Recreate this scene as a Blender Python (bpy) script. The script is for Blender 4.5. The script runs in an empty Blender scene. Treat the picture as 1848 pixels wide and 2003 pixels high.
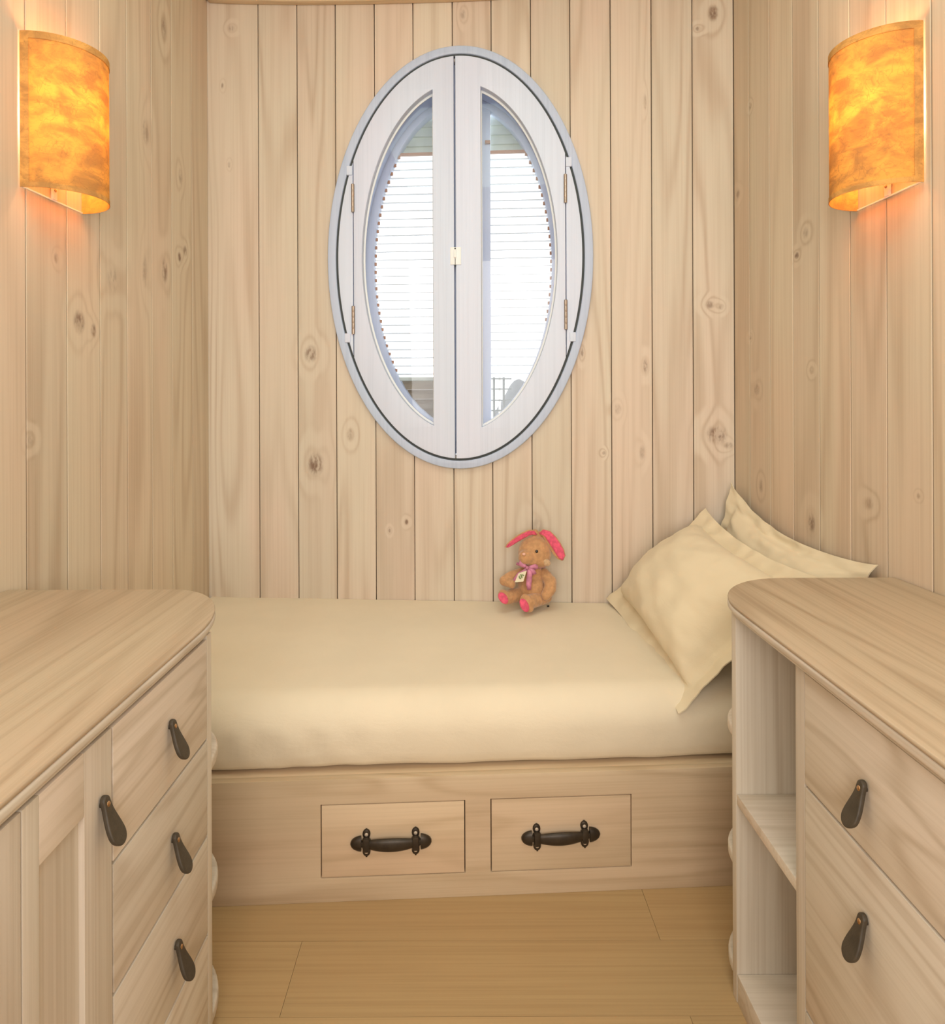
import bpy, bmesh, math, random
from mathutils import Vector, Matrix, noise

random.seed(7)
SC = bpy.context.scene
COL = SC.collection

# ------------------------------------------------------------------ camera
W, H = 1848.0, 2003.0
F = 1300.0                     # focal length in pixels of the 1848x2003 frame
PX, PY = 904.0, 785.0          # where the level line of sight meets the frame
CAM_H = 1.25
ROLL = math.radians(0.22)
cam_d = bpy.data.cameras.new('camera')
cam_d.sensor_fit = 'HORIZONTAL'
cam_d.sensor_width = 36.0
cam_d.lens = F / W * 36.0
cam_d.shift_x = (W / 2 - PX) / W
cam_d.shift_y = -(H / 2 - PY) / W
cam_d.clip_start = 0.02
cam = bpy.data.objects.new('camera', cam_d)
COL.objects.link(cam)
cam.matrix_world = (Matrix.Translation((0, 0, CAM_H)) @ Matrix.Rotation(math.pi / 2, 4, 'X')
                    @ Matrix.Rotation(-ROLL, 4, 'Z'))
SC.camera = cam

# ------------------------------------------------------------------ world, lights, exposure
world = bpy.data.worlds.new('sky')
SC.world = world
world.use_nodes = True
bg = world.node_tree.nodes['Background']
bg.inputs[0].default_value = (0.93, 0.97, 1.0, 1)
bg.inputs[1].default_value = 2.2
SC.view_settings.view_transform = 'Standard'
SC.view_settings.look = 'None'
SC.view_settings.gamma = 1.0
SC.view_settings.use_curve_mapping = False
SC.view_settings.exposure = 0.0
try:
    SC.cycles.max_bounces = 6
    SC.cycles.diffuse_bounces = 4
    SC.cycles.adaptive_threshold = 0.02
    SC.cycles.caustics_reflective = False
    SC.cycles.caustics_refractive = False
except AttributeError:
    pass


def area(name, loc, target, sx, sy, power, col):
    d = bpy.data.lights.new(name, 'AREA')
    d.shape = 'RECTANGLE'
    d.size, d.size_y = sx, sy
    d.energy = power
    d.color = col
    o = bpy.data.objects.new(name, d)
    COL.objects.link(o)
    o.location = loc
    o.rotation_euler = (Vector(target) - Vector(loc)).to_track_quat('-Z', 'Y').to_euler()
    return o


area('ceiling_fill', (0, 1.0, 2.74), (0, 1.3, 0.0), 1.2, 1.0, 12, (0.84, 1.0, 0.93))  # added unseen soft fill from above, standing in for bounced light
area('rear_fill', (0.0, -1.25, 1.72), (0, 2.4, 1.3), 1.9, 1.65, 58, (1.0, 0.97, 0.94))  # added fill behind the camera, brightens the fronts and the bed


# ------------------------------------------------------------------ picture <-> place
def ray(px, py):
    x, y = px - PX, PY - py
    c, s = math.cos(ROLL), math.sin(ROLL)
    return ((x * c + y * s) / F, (-x * s + y * c) / F)


def at(px, py, D):
    r = ray(px, py)
    return Vector((r[0] * D, D, CAM_H + r[1] * D))


Z = Vector((0, 0, 1))


class Frame:
    """a wall's own axes: x along it, y away from the room, z up"""
    def __init__(self, p0, p1):
        self.p = Vector((p0[0], p0[1], 0))
        d = Vector((p1[0] - p0[0], p1[1] - p0[1], 0))
        self.L = d.length
        self.u = d.normalized()
        self.w = Z.cross(self.u)
        self.m = Matrix.Translation(self.p) @ Matrix((self.u, self.w, Z)).transposed().to_4x4()

    def loc(self, px, py):
        r = ray(px, py)
        d = Vector((r[0], 1, r[1]))
        o = Vector((0, 0, CAM_H))
        t = (self.p - o).dot(self.w) / d.dot(self.w)
        q = o + d * t - self.p
        return q.dot(self.u), q.z


PL, PR = (-0.961, 2.52), (0.984, 2.40)
NL, NR = (-0.961 - 0.06 * 3.92, -1.40), (0.984 + 0.0423 * 3.80, -1.40)
FB, FL, FR, FN = Frame(PL, PR), Frame(NL, PL), Frame(PR, NR), Frame(NR, NL)
CEIL = 2.80


def left_wall_x(D):
    return -0.961 - 0.06 * (2.52 - D)


def right_wall_x(D):
    return 0.984 + 0.0423 * (2.40 - D)


# ------------------------------------------------------------------ materials
MATS = {}


class NT:
    def __init__(self, name):
        self.m = bpy.data.materials.new(name)
        self.m.use_nodes = True
        self.t = self.m.node_tree
        self.b = self.t.nodes['Principled BSDF']
        self.out = self.t.nodes['Material Output']

    def n(self, typ, **kw):
        nd = self.t.nodes.new(typ)
        for k, v in kw.items():
            setattr(nd, k, v)
        return nd

    def put(self, sock, v):
        if isinstance(v, bpy.types.NodeSocket):
            self.t.links.new(v, sock)
        elif v is not None:
            try:
                sock.default_value = v
            except Exception:
                sock.default_value = (v[0], v[1], v[2], 1)

    def math(self, op, a, b=None, c=None, clamp=False):
        nd = self.n('ShaderNodeMath', operation=op)
        nd.use_clamp = clamp
        for i, v in enumerate((a, b, c)):
            if v is not None:
                self.put(nd.inputs[i], v)
        return nd.outputs[0]

    def vec(self, op, a, b=None):
        nd = self.n('ShaderNodeVectorMath', operation=op)
        self.put(nd.inputs[0], a)
        if b is not None:
            self.put(nd.inputs[1], b)
        return nd.outputs['Value'] if op in ('LENGTH', 'DOT_PRODUCT') else nd.outputs[0]

    def noise(self, v, scale=1.0, detail=2.0, rough=0.5, dist=0.0):
        nd = self.n('ShaderNodeTexNoise')
        self.put(nd.inputs['Vector'], v)
        nd.inputs['Scale'].default_value = scale
        nd.inputs['Detail'].default_value = detail
        nd.inputs['Roughness'].default_value = rough
        nd.inputs['Distortion'].default_value = dist
        return nd.outputs[0]

    def rng(self, v, a, b, c=0.0, d=1.0, smooth=True):
        nd = self.n('ShaderNodeMapRange')
        if smooth:
            nd.interpolation_type = 'SMOOTHSTEP'
        self.put(nd.inputs[0], v)
        for i, x in enumerate((a, b, c, d)):
            nd.inputs[i + 1].default_value = x
        return nd.outputs[0]

    def mix(self, f, a, b, mode='MIX'):
        nd = self.n('ShaderNodeMix', data_type='RGBA', blend_type=mode)
        self.put(nd.inputs[0], f)
        self.put(nd.inputs[6], a)
        self.put(nd.inputs[7], b)
        return nd.outputs[2]

    def bump(self, h, strength, dist=0.002):
        nd = self.n('ShaderNodeBump')
        nd.inputs['Strength'].default_value = strength
        nd.inputs['Distance'].default_value = dist
        self.put(nd.inputs['Height'], h)
        self.t.links.new(nd.outputs[0], self.b.inputs['Normal'])

    def coords(self):
        return self.n('ShaderNodeTexCoord').outputs['Object']


def rgba(c):
    return (c[0], c[1], c[2], 1)


def wood(name, axis='Z', light=(0.74, 0.60, 0.42), dark=(0.56, 0.39, 0.24), pink=(0.76, 0.55, 0.40),
         contrast=0.5, rings=6.0, across=6.5, along=0.42, rough=0.5, knots=(), tone=0.10, fibre=0.25, bump=0.12,
         spec=0.3, specks=0.0):
    t = NT(name)
    sx = t.n('ShaderNodeSeparateXYZ')
    t.put(sx.inputs[0], t.coords())
    X, Y, ZZ = sx.outputs
    order = {'Z': (X, Y, ZZ), 'X': (ZZ, Y, X), 'Y': (X, ZZ, Y)}[axis]
    base = t.n('ShaderNodeCombineXYZ')
    for i in range(3):
        t.put(base.inputs[i], order[i])
    base = base.outputs[0]
    rnd = t.n('ShaderNodeObjectInfo').outputs['Random']
    off = t.n('ShaderNodeCombineXYZ')
    t.put(off.inputs[0], t.math('MULTIPLY', rnd, 13.7))
    t.put(off.inputs[1], t.math('MULTIPLY', rnd, 7.3))
    t.put(off.inputs[2], t.math('MULTIPLY', rnd, 31.1))
    p = t.vec('ADD', base, off.outputs[0])
    # grain figure: contour lines of a stretched noise
    n1 = t.noise(t.vec('MULTIPLY', p, (across, across, along)), 1, 1.6, 0.4, 0.25)
    phase = t.math('MULTIPLY', n1, rings)
    knot_mask = None
    for (kx, kz, rx, rz, st) in knots:
        q = t.vec('MULTIPLY', t.vec('SUBTRACT', base, (kx, 0, kz)), (1 / rx, 0, 1 / rz))
        d = t.vec('LENGTH', q)
        phase = t.math('ADD', phase, t.rng(d, 0.0, 3.4, 1.4, 0.0))
        core = t.math('MULTIPLY', t.rng(d, 0.35, 1.15, 1.0, 0.0), st)
        knot_mask = core if knot_mask is None else t.math('MAXIMUM', knot_mask, core)
    wob = t.noise(t.vec('MULTIPLY', p, (60, 60, 2.0)), 1, 2, 0.6)
    phase = t.math('ADD', phase, t.math('MULTIPLY', wob, 0.10))
    ring = t.math('SINE', t.math('MULTIPLY', phase, 6.2832))
    ring = t.math('MULTIPLY_ADD', ring, 0.5, 0.5)
    ring = t.math('POWER', ring, 3.0)
    streak = t.noise(t.vec('MULTIPLY', p, (150, 150, 1.6)), 1, 2, 0.6)
    streak = t.rng(streak, 0.38, 0.72)
    fade = t.rng(t.noise(t.vec('MULTIPLY', p, (5, 5, 0.8)), 1, 1, 0.5), 0.35, 0.65, 0.35, 1.0)
    fac = t.math('ADD', t.math('MULTIPLY', t.math('MULTIPLY', ring, fade), contrast),
                 t.math('MULTIPLY', streak, fibre), clamp=True)
    blot = t.rng(t.noise(t.vec('MULTIPLY', p, (4.0, 4.0, 0.9)), 1, 2, 0.5), 0.35, 0.7)
    col = t.mix(t.math('MULTIPLY', blot, 0.6), rgba(light), rgba(pink))
    col = t.mix(fac, col, rgba(dark))
    if knot_mask is not None:
        mott = t.rng(t.noise(t.vec('MULTIPLY', p, (70, 70, 28)), 1, 3, 0.6), 0.36, 0.6, 0.25, 1.0)
        col = t.mix(t.math('MULTIPLY', knot_mask, mott), col, (0.22, 0.135, 0.09, 1))
    if specks:
        vo = t.n('ShaderNodeTexVoronoi')
        t.put(vo.inputs['Vector'], t.vec('MULTIPLY', p, (5, 5, 2.0)))
        vo.inputs['Scale'].default_value = 1
        sp = t.rng(vo.outputs['Distance'], 0.02, 0.075, specks, 0.0)
        col = t.mix(sp, col, (0.25, 0.16, 0.11, 1))
    if tone:
        g = t.math('MULTIPLY_ADD', t.math('FRACT', t.math('MULTIPLY', rnd, 17.31)), tone * 2, 1 - tone)
        gg = t.n('ShaderNodeCombineXYZ')
        for i in range(3):
            t.put(gg.inputs[i], g)
        col = t.mix(1.0, col, gg.outputs[0], 'MULTIPLY')
    t.put(t.b.inputs['Base Color'], col)
    t.b.inputs['Roughness'].default_value = rough
    t.b.inputs['Specular IOR Level'].default_value = spec
    if bump:
        t.bump(t.math('ADD', t.math('MULTIPLY', ring, -0.5), t.math('MULTIPLY', streak, -0.5)), bump, 0.001)
    MATS[name] = t.m
    return t.m


def plain(name, col, rough=0.5, metal=0.0, spec=0.5, var=0.0, scale=40, bump=0.0, bscale=None, sheen=0.0):
    t = NT(name)
    c = t.coords()
    if var or bump:
        n = t.noise(c, bscale or scale, 3, 0.55)
    if var:
        nn = t.rng(t.noise(c, scale, 3, 0.55), 0.3, 0.7)
        t.put(t.b.inputs['Base Color'], t.mix(nn, rgba([x * (1 - var) for x in col]),
                                              rgba([min(1, x * (1 + var * .6)) for x in col])))
    else:
        t.put(t.b.inputs['Base Color'], rgba(col))
    t.b.inputs['Roughness'].default_value = rough
    t.b.inputs['Metallic'].default_value = metal
    t.b.inputs['Specular IOR Level'].default_value = spec
    if sheen:
        t.b.inputs['Sheen Weight'].default_value = sheen
        t.b.inputs['Sheen Roughness'].default_value = 0.4
    if bump:
        t.bump(n, bump, 0.002)
    MATS[name] = t.m
    return t.m


def cloth(name, col, weave=900, sheen=0.15):
    t = NT(name)
    c = t.coords()
    soft = t.noise(c, 6, 3, 0.5)
    t.put(t.b.inputs['Base Color'], t.mix(t.rng(soft, 0.3, 0.7), rgba([x * .96 for x in col]), rgba(col)))
    t.b.inputs['Roughness'].default_value = 0.85
    t.b.inputs['Specular IOR Level'].default_value = 0.15
    t.b.inputs['Sheen Weight'].default_value = sheen
    crease = t.noise(t.vec('MULTIPLY', c, (9, 5, 14)), 1, 4, 0.6, 0.6)
    fine = t.noise(c, weave, 1, 0.5)
    t.bump(t.math('ADD', t.math('MULTIPLY', crease, 0.8), t.math('MULTIPLY', fine, 0.08)), 0.22, 0.012)
    MATS[name] = t.m
    return t.m


# ------------------------------------------------------------------ object helpers
def link(name, me, mat=None, parent=None, smooth=None, kind=None):
    o = bpy.data.objects.new(name, me)
    COL.objects.link(o)
    if mat is not None:
        for mm in (mat if isinstance(mat, (list, tuple)) else [mat]):
            me.materials.append(mm)
    if smooth is not None:
        me.shade_smooth()
        me.set_sharp_from_angle(angle=math.radians(smooth))
    if parent is not None:
        o.parent = parent
    if kind:
        o['kind'] = kind
    return o


def empty(name, m=None, label=None, cat=None, group=None, kind=None):
    o = bpy.data.objects.new(name, None)
    o.empty_display_size = 0.05
    COL.objects.link(o)
    if m is not None:
        o.matrix_world = m
    tag(o, label, cat, group, kind)
    return o


def tag(o, label=None, cat=None, group=None, kind=None):
    for k, v in (('label', label), ('category', cat), ('group', group), ('kind', kind)):
        if v:
            o[k] = v
    return o


def to_mesh(bm):
    bmesh.ops.recalc_face_normals(bm, faces=bm.faces)
    me = bpy.data.meshes.new('m')
    bm.to_mesh(me)
    bm.free()
    return me


def box(bm, x0, x1, y0, y1, z0, z1, bev=0.0, mi=0):
    r = bmesh.ops.create_cube(bm, size=1)
    vs = r['verts']
    for v in vs:
        v.co = Vector((x0 + (v.co.x + .5) * (x1 - x0), y0 + (v.co.y + .5) * (y1 - y0), z0 + (v.co.z + .5) * (z1 - z0)))
    es = list({e for v in vs for e in v.link_edges})
    fs = list({f for v in vs for f in v.link_faces})
    for f in fs:
        f.material_index = mi
    if bev:
        rr = bmesh.ops.bevel(bm, geom=es, offset=bev, segments=2, affect='EDGES', profile=0.6)
        for f in rr['faces']:
            f.material_index = mi
    return bm


def boxes(*bs, bev=0.0):
    bm = bmesh.new()
    for b in bs:
        box(bm, *b, bev=bev)
    return to_mesh(bm)


def flat(outlines, thick, bevel=0.0, mp=None, res=2):
    """a flat shape with holes cut from a 2D outline, THICK deep, edges rounded by BEVEL"""
    cu = bpy.data.curves.new('c', 'CURVE')
    cu.dimensions = '2D'
    cu.fill_mode = 'BOTH'
    cu.extrude = max(thick / 2 - bevel, 0.0)
    cu.bevel_depth = bevel
    cu.bevel_resolution = res
    cu.offset = -bevel
    for pts in outlines:
        sp = cu.splines.new('POLY')
        sp.points.add(len(pts) - 1)
        for q, (x, y) in zip(sp.points, pts):
            q.co = (x, y, 0, 1)
        sp.use_cyclic_u = True
    o = bpy.data.objects.new('c', cu)
    COL.objects.link(o)
    dg = bpy.context.evaluated_depsgraph_get()
    me = bpy.data.meshes.new_from_object(o.evaluated_get(dg))
    bpy.data.objects.remove(o)
    bpy.data.curves.remove(cu)
    bm = bmesh.new()
    bm.from_mesh(me)
    bmesh.ops.remove_doubles(bm, verts=bm.verts, dist=1e-6)
    if mp:
        for v in bm.verts:
            v.co = Vector(mp(v.co.x, v.co.y, v.co.z))
    bmesh.ops.recalc_face_normals(bm, faces=bm.faces)
    bm.to_mesh(me)
    bm.free()
    me.materials.clear()
    return me


def ell(cx, cy, a, b, a0=0.0, a1=2 * math.pi, n=96, closed=True):
    m = n if closed else n + 1
    return [(cx + a * math.cos(a0 + (a1 - a0) * i / n), cy + b * math.sin(a0 + (a1 - a0) * i / n)) for i in range(m)]


def lathe_z(bm, prof, seg=20, mi=0, m=Matrix()):
    rings = []
    for r, z in prof:
        rings.append([bm.verts.new(m @ Vector((r * math.cos(2 * math.pi * k / seg), r * math.sin(2 * math.pi * k / seg), z)))
                      for k in range(seg)])
    fs = []
    for a, b in zip(rings, rings[1:]):
        for k in range(seg):
            fs.append(bm.faces.new((a[k], a[(k + 1) % seg], b[(k + 1) % seg], b[k])))
    fs.append(bm.faces.new(rings[0]))
    fs.append(bm.faces.new(rings[-1]))
    for f in fs:
        f.material_index = mi
    return bm


def ellipsoid(bm, c, r, rot=None, seg=20, mi=0):
    m = Matrix.Translation(c) @ (rot.to_4x4() if rot else Matrix()) @ Matrix.Diagonal((*r, 1))
    res = bmesh.ops.create_uvsphere(bm, u_segments=seg, v_segments=max(8, seg * 2 // 3), radius=1, matrix=m)
    for f in {f for v in res['verts'] for f in v.link_faces}:
        f.material_index = mi
    return bm


def tube(bm, pts, radii, seg=10, mi=0, flat_=1.0):
    rings = []
    for i, p in enumerate(pts):
        p = Vector(p)
        d = (Vector(pts[min(i + 1, len(pts) - 1)]) - Vector(pts[max(i - 1, 0)])).normalized()
        u = d.cross(Vector((0, 1, 0.01))).normalized()
        w = d.cross(u).normalized()
        r = radii[i] if isinstance(radii, (list, tuple)) else radii
        rings.append([bm.verts.new(p + u * r * math.cos(2 * math.pi * k / seg) + w * r * flat_ * math.sin(2 * math.pi * k / seg))
                      for k in range(seg)])
    for a, b in zip(rings, rings[1:]):
        for k in range(seg):
            bm.faces.new((a[k], a[(k + 1) % seg], b[(k + 1) % seg], b[k])).material_index = mi
    bm.faces.new(rings[0]).material_index = mi
    bm.faces.new(rings[-1]).material_index = mi
    return bm


# ------------------------------------------------------------------ material set
KB = []
for (px, py, rx, ry, st) in [
        (617, 908, 17, 24, .95), (608, 692, 14, 18, .75), (1402, 850, 22, 20, .9), (1425, 872, 10, 8, .6),
        (1395, 25, 11, 18, .9), (1366, 56, 7, 6, .8), (905, 28, 6, 12, .5), (453, 55, 7, 7, .7),
        (685, 850, 8, 14, .45), (1388, 596, 10, 9, .65), (1411, 600, 6, 7, .5), (1262, 716, 5, 15, .8),
        (1138, 690, 4, 11, .8), (448, 322, 3, 7, .8), (435, 168, 3, 7, .6), (795, 1021, 4, 6, .9),
        (762, 1038, 3, 5, .8), (1256, 885, 6, 16, .45), (1181, 886, 4, 5, .6), (1262, 200, 3, 16, .5),
        (1208, 800, 8, 12, .4), (1050, 1030, 14, 20, .3)]:
    a = FB.loc(px, py)
    b = FB.loc(px + rx, py - ry)
    KB.append((a[0], a[1], b[0] - a[0], b[1] - a[1], st))


def wall_knots(fr, lst):
    out = []
    for (px, py, rx, ry, st) in lst:
        a = fr.loc(px, py)
        b = fr.loc(px + rx, py - ry)
        out.append((a[0], a[1], abs(b[0] - a[0]), abs(b[1] - a[1]), st))
    return out


KL = wall_knots(FL, [(155, 630, 12, 22, .85), (183, 647, 6, 14, .8), (322, 530, 6, 24, .85), (320, 55, 5, 18, .75),
                     (351, 503, 4, 9, .9), (362, 491, 4, 10, .7), (285, 258, 7, 22, .5), (353, 345, 4, 14, .5),
                     (222, 548, 14, 22, .4), (110, 505, 5, 10, .5), (283, 530, 6, 30, .4), (60, 860, 7, 14, .4)])
KR = wall_knots(FR, [(1587, 1022, 8, 20, .8), (1558, 500, 5, 10, 1.0), (1575, 456, 6, 16, .45), (1480, 762, 6, 14, .6),
                     (1488, 950, 5, 14, .5), (1467, 208, 3, 9, .7), (1443, 380, 4, 12, .6), (1587, 724, 4, 8, .5),
                     (1468, 660, 3, 6, .5), (1700, 985, 9, 12, .35), (1796, 970, 5, 6, .5)])
WL, WD, WP = (0.69, 0.61, 0.49), (0.48, 0.355, 0.25), (0.725, 0.56, 0.455)
M_BACK = wood('whitewashed_pine_back', 'Z', WL, WD, WP, contrast=0.5, rings=7, knots=KB, tone=0.06, fibre=0.18, bump=0)
SL, SD, SP = (0.68, 0.575, 0.43), (0.46, 0.33, 0.215), (0.71, 0.53, 0.395)  # same pine tinted warmer, the sconces' glow put into the colour
M_LEFT = wood('whitewashed_pine_left', 'Z', SL, SD, SP, contrast=0.46, rings=6, knots=KL, tone=0.07, fibre=0.22, bump=0)
M_RIGHT = wood('whitewashed_pine_right', 'Z', SL, SD, SP, contrast=0.46, rings=6, knots=KR, tone=0.07, fibre=0.22, bump=0)
M_WALL = wood('whitewashed_pine', 'Z', (0.78, 0.72, 0.60), WL, WL, contrast=0.4, rings=6, tone=0.05, bump=0)
M_BATTEN = plain('raw_batten', (0.42, 0.30, 0.19), 0.8)
CL, CD, CP = (0.70, 0.635, 0.535), (0.47, 0.38, 0.28), (0.70, 0.59, 0.50)
M_CABZ = wood('limed_pine_upright', 'Z', CL, CD, CP, contrast=0.4, rings=5, across=9, fibre=0.3)
M_CABX = wood('limed_pine_crosswise', 'X', CL, CD, CP, contrast=0.45, rings=7, across=9, along=1.2, fibre=0.25)
M_CABY = wood('limed_pine_lengthwise', 'Y', CL, CD, CP, contrast=0.5, rings=9, across=8, along=1.1, fibre=0.2)
M_TOP = wood('oiled_pine_top', 'Y', (0.54, 0.43, 0.30), (0.36, 0.26, 0.165), (0.54, 0.405, 0.285), contrast=0.55, rings=10,
             across=7, along=0.35, fibre=0.3, tone=0.03, specks=0.5)
M_BED = wood('limed_pine_bed', 'X', (0.69, 0.54, 0.365), (0.48, 0.34, 0.20), (0.69, 0.50, 0.34), contrast=0.45, rings=7,
             across=8, along=0.9, fibre=0.2)
M_FLOOR = wood('bamboo_floor', 'X', (0.50, 0.34, 0.165), (0.36, 0.225, 0.10), (0.48, 0.305, 0.145), contrast=0.12,
               rings=5, across=10, along=0.5, rough=0.42, fibre=0.35, tone=0.05, spec=0.4)
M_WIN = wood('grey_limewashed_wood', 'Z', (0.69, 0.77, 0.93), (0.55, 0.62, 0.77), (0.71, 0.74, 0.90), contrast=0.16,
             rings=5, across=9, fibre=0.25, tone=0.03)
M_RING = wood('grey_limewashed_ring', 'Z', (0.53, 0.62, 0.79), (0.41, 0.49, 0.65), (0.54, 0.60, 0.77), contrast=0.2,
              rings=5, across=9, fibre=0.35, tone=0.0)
M_GAP = plain('dark_gap_shade', (0.05, 0.06, 0.06), 0.7)  # near-black stand-in for shade in the sash joint and latch slots
M_LOUVRE = plain('pale_green_wood', (0.62, 0.68, 0.62), 0.6, var=0.12, scale=14)
M_SLAT = plain('white_slat', (0.76, 0.80, 0.82), 0.5)
M_WEATHER = wood('weathered_wood', 'X', (0.30, 0.26, 0.21), (0.15, 0.115, 0.09), (0.33, 0.24, 0.15), contrast=0.5, rings=6,
                 across=14, along=2)
M_RED = plain('red_cedar_edge', (0.50, 0.27, 0.18), 0.7)
M_STEEL = plain('brushed_hinge', (0.42, 0.35, 0.29), 0.35, metal=0.9)
M_WHITE = plain('white_enamel', (0.86, 0.88, 0.88), 0.4)
M_LEATHER = plain('brown_leather', (0.060, 0.046, 0.030), 0.5, spec=0.4, var=0.2, scale=60, bump=0.15, bscale=500)
M_BRASS = plain('brass_rivet', (0.55, 0.33, 0.17), 0.3, metal=1.0)
M_IRON = plain('dark_bronze', (0.045, 0.032, 0.020), 0.42, metal=0.35, spec=0.5, var=0.25, scale=60)
M_SCREW = plain('screw_head', (0.66, 0.56, 0.45), 0.45, metal=0.5)
M_SHEET = cloth('cream_cotton', (0.84, 0.74, 0.565))
M_PILLOW = cloth('cream_pillowcase', (0.83, 0.715, 0.51))


def glass():
    t = NT('window_glass')
    t.b.inputs['Base Color'].default_value = (1, 1, 1, 1)
    tr = t.n('ShaderNodeBsdfTransparent')
    gl = t.n('ShaderNodeBsdfGlossy')
    gl.inputs['Roughness'].default_value = 0.02
    fr = t.n('ShaderNodeFresnel')
    fr.inputs[0].default_value = 1.4
    mx = t.n('ShaderNodeMixShader')
    t.put(mx.inputs[0], t.math('MULTIPLY', fr.outputs[0], 0.8))
    t.t.links.new(tr.outputs[0], mx.inputs[1])
    t.t.links.new(gl.outputs[0], mx.inputs[2])
    t.t.links.new(mx.outputs[0], t.out.inputs[0])
    return t.m


M_GLASS = glass()


def paper(name, strength, col):
    t = NT(name)
    c = t.coords()
    mott = t.rng(t.noise(t.vec('MULTIPLY', c, (1.0, 1.0, 1.5)), 16, 4, 0.6, 0.5), 0.32, 0.68, 0.42, 1.12)
    fib = t.noise(t.vec('MULTIPLY', c, (40, 40, 150)), 1, 3, 0.7, 1.2)
    fib = t.rng(fib, 0.55, 0.68, 1.0, 0.72)
    strand = t.n('ShaderNodeTexVoronoi', feature='DISTANCE_TO_EDGE')
    t.put(strand.inputs['Vector'], t.vec('ADD', t.vec('MULTIPLY', c, (16, 16, 26)),
                                         t.vec('MULTIPLY', t.n('ShaderNodeTexNoise').outputs[1], (2.5, 2.5, 2.5))))
    strand.inputs['Scale'].default_value = 1.0
    st = t.rng(strand.outputs['Distance'], 0.0, 0.025, 0.68, 1.0)
    v = t.math('MULTIPLY', t.math('MULTIPLY', mott, fib), st)
    cc = t.n('ShaderNodeCombineXYZ')
    t.put(cc.inputs[0], v)
    t.put(cc.inputs[1], t.math('POWER', v, 1.35))
    t.put(cc.inputs[2], t.math('POWER', v, 1.6))
    tc = t.mix(1.0, rgba(col), cc.outputs[0], 'MULTIPLY')
    tr = t.n('ShaderNodeBsdfTranslucent')
    t.put(tr.inputs[0], tc)
    df = t.n('ShaderNodeBsdfDiffuse')
    t.put(df.inputs[0], t.mix(0.45, (0.54, 0.33, 0.13, 1), tc))
    mx = t.n('ShaderNodeMixShader')
    mx.inputs[0].default_value = strength
    t.t.links.new(df.outputs[0], mx.inputs[1])
    t.t.links.new(tr.outputs[0], mx.inputs[2])
    t.t.links.new(mx.outputs[0], t.out.inputs[0])
    return t.m


M_PAPER = paper('handmade_paper', 0.062, (1.0, 0.40, 0.035))
M_HEM = paper('paper_hem', 0.02, (0.95, 0.42, 0.08))


def glow(name, col, s):
    t = NT(name)
    t.b.inputs['Base Color'].default_value = (1, 1, 1, 1)
    t.b.inputs['Emission Color'].default_value = rgba(col)
    t.b.inputs['Emission Strength'].default_value = s
    return t.m


M_BULB = glow('warm_bulb', (1.0, 0.72, 0.40), 125.0)

# ------------------------------------------------------------------ walls of planks
# window oval in the back wall's own axes
wc = FB.loc(898, 505)
PXS = (FB.loc(998, 505)[0] - FB.loc(798, 505)[0]) / 200.0
PZS = (FB.loc(898, 405)[1] - FB.loc(898, 605)[1]) / 200.0
WCX, WCZ = wc


def wx(px):
    return WCX + (px - 898) * PXS


def wz(py):
    return WCZ + (505 - py) * PZS


HOLE = (232 * PXS, 385 * PZS)


def plank_mesh(x0, x1, z0=0.0, z1=CEIL, t=0.018, c=0.0012):
    bm = bmesh.new()
    prof = [(x0, t), (x0, c), (x0 + c, 0), (x1 - c, 0), (x1, c), (x1, t)]
    lo = [bm.verts.new((x, y, z0)) for x, y in prof]
    hi = [bm.verts.new((x, y, z1)) for x, y in prof]
    for i in range(6):
        j = (i + 1) % 6
        bm.faces.new((lo[i], lo[j], hi[j], hi[i]))
    bm.faces.new(lo)
    bm.faces.new(hi)
    return to_mesh(bm)


def notch_plank(x0, x1, part):
    """a plank cut round the window oval; part = 'low', 'high' or 'side'"""
    a, b = HOLE
    n = 10

    def e(x):
        return b * math.sqrt(max(0.0, 1 - ((x - WCX) / a) ** 2))
    lo, hi = max(x0, WCX - a), min(x1, WCX + a)
    xs = [lo + (hi - lo) * i / n for i in range(n + 1)]
    if part == 'low':
        pts = [(x0, 0), (x1, 0)] + [(x, WCZ - e(x)) for x in reversed(xs)]
    elif part == 'high':
        pts = [(x1, CEIL), (x0, CEIL)] + [(x, WCZ + e(x)) for x in xs]
    elif WCX - a > x0:     # oval bites from the right
        pts = [(x0, 0), (x1, 0)] + [(x, WCZ - e(x)) for x in reversed(xs)] + [(x, WCZ + e(x)) for x in xs[1:]] + [(x1, CEIL), (x0, CEIL)]
    else:
        pts = [(x1, CEIL), (x0, CEIL), (x0, 0), (x1, 0)][1:] + [(x1, CEIL)]
        pts = [(x0, 0), (x1, 0), (x1, CEIL), (x0, CEIL)] + [(x, WCZ + e(x)) for x in xs] + [(x, WCZ - e(x)) for x in reversed(xs[:-1])]
    return flat([pts], 0.018, 0.0012, lambda x, y, z: (x, z + 0.009, y), res=0)


G = 0.0016
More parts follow.
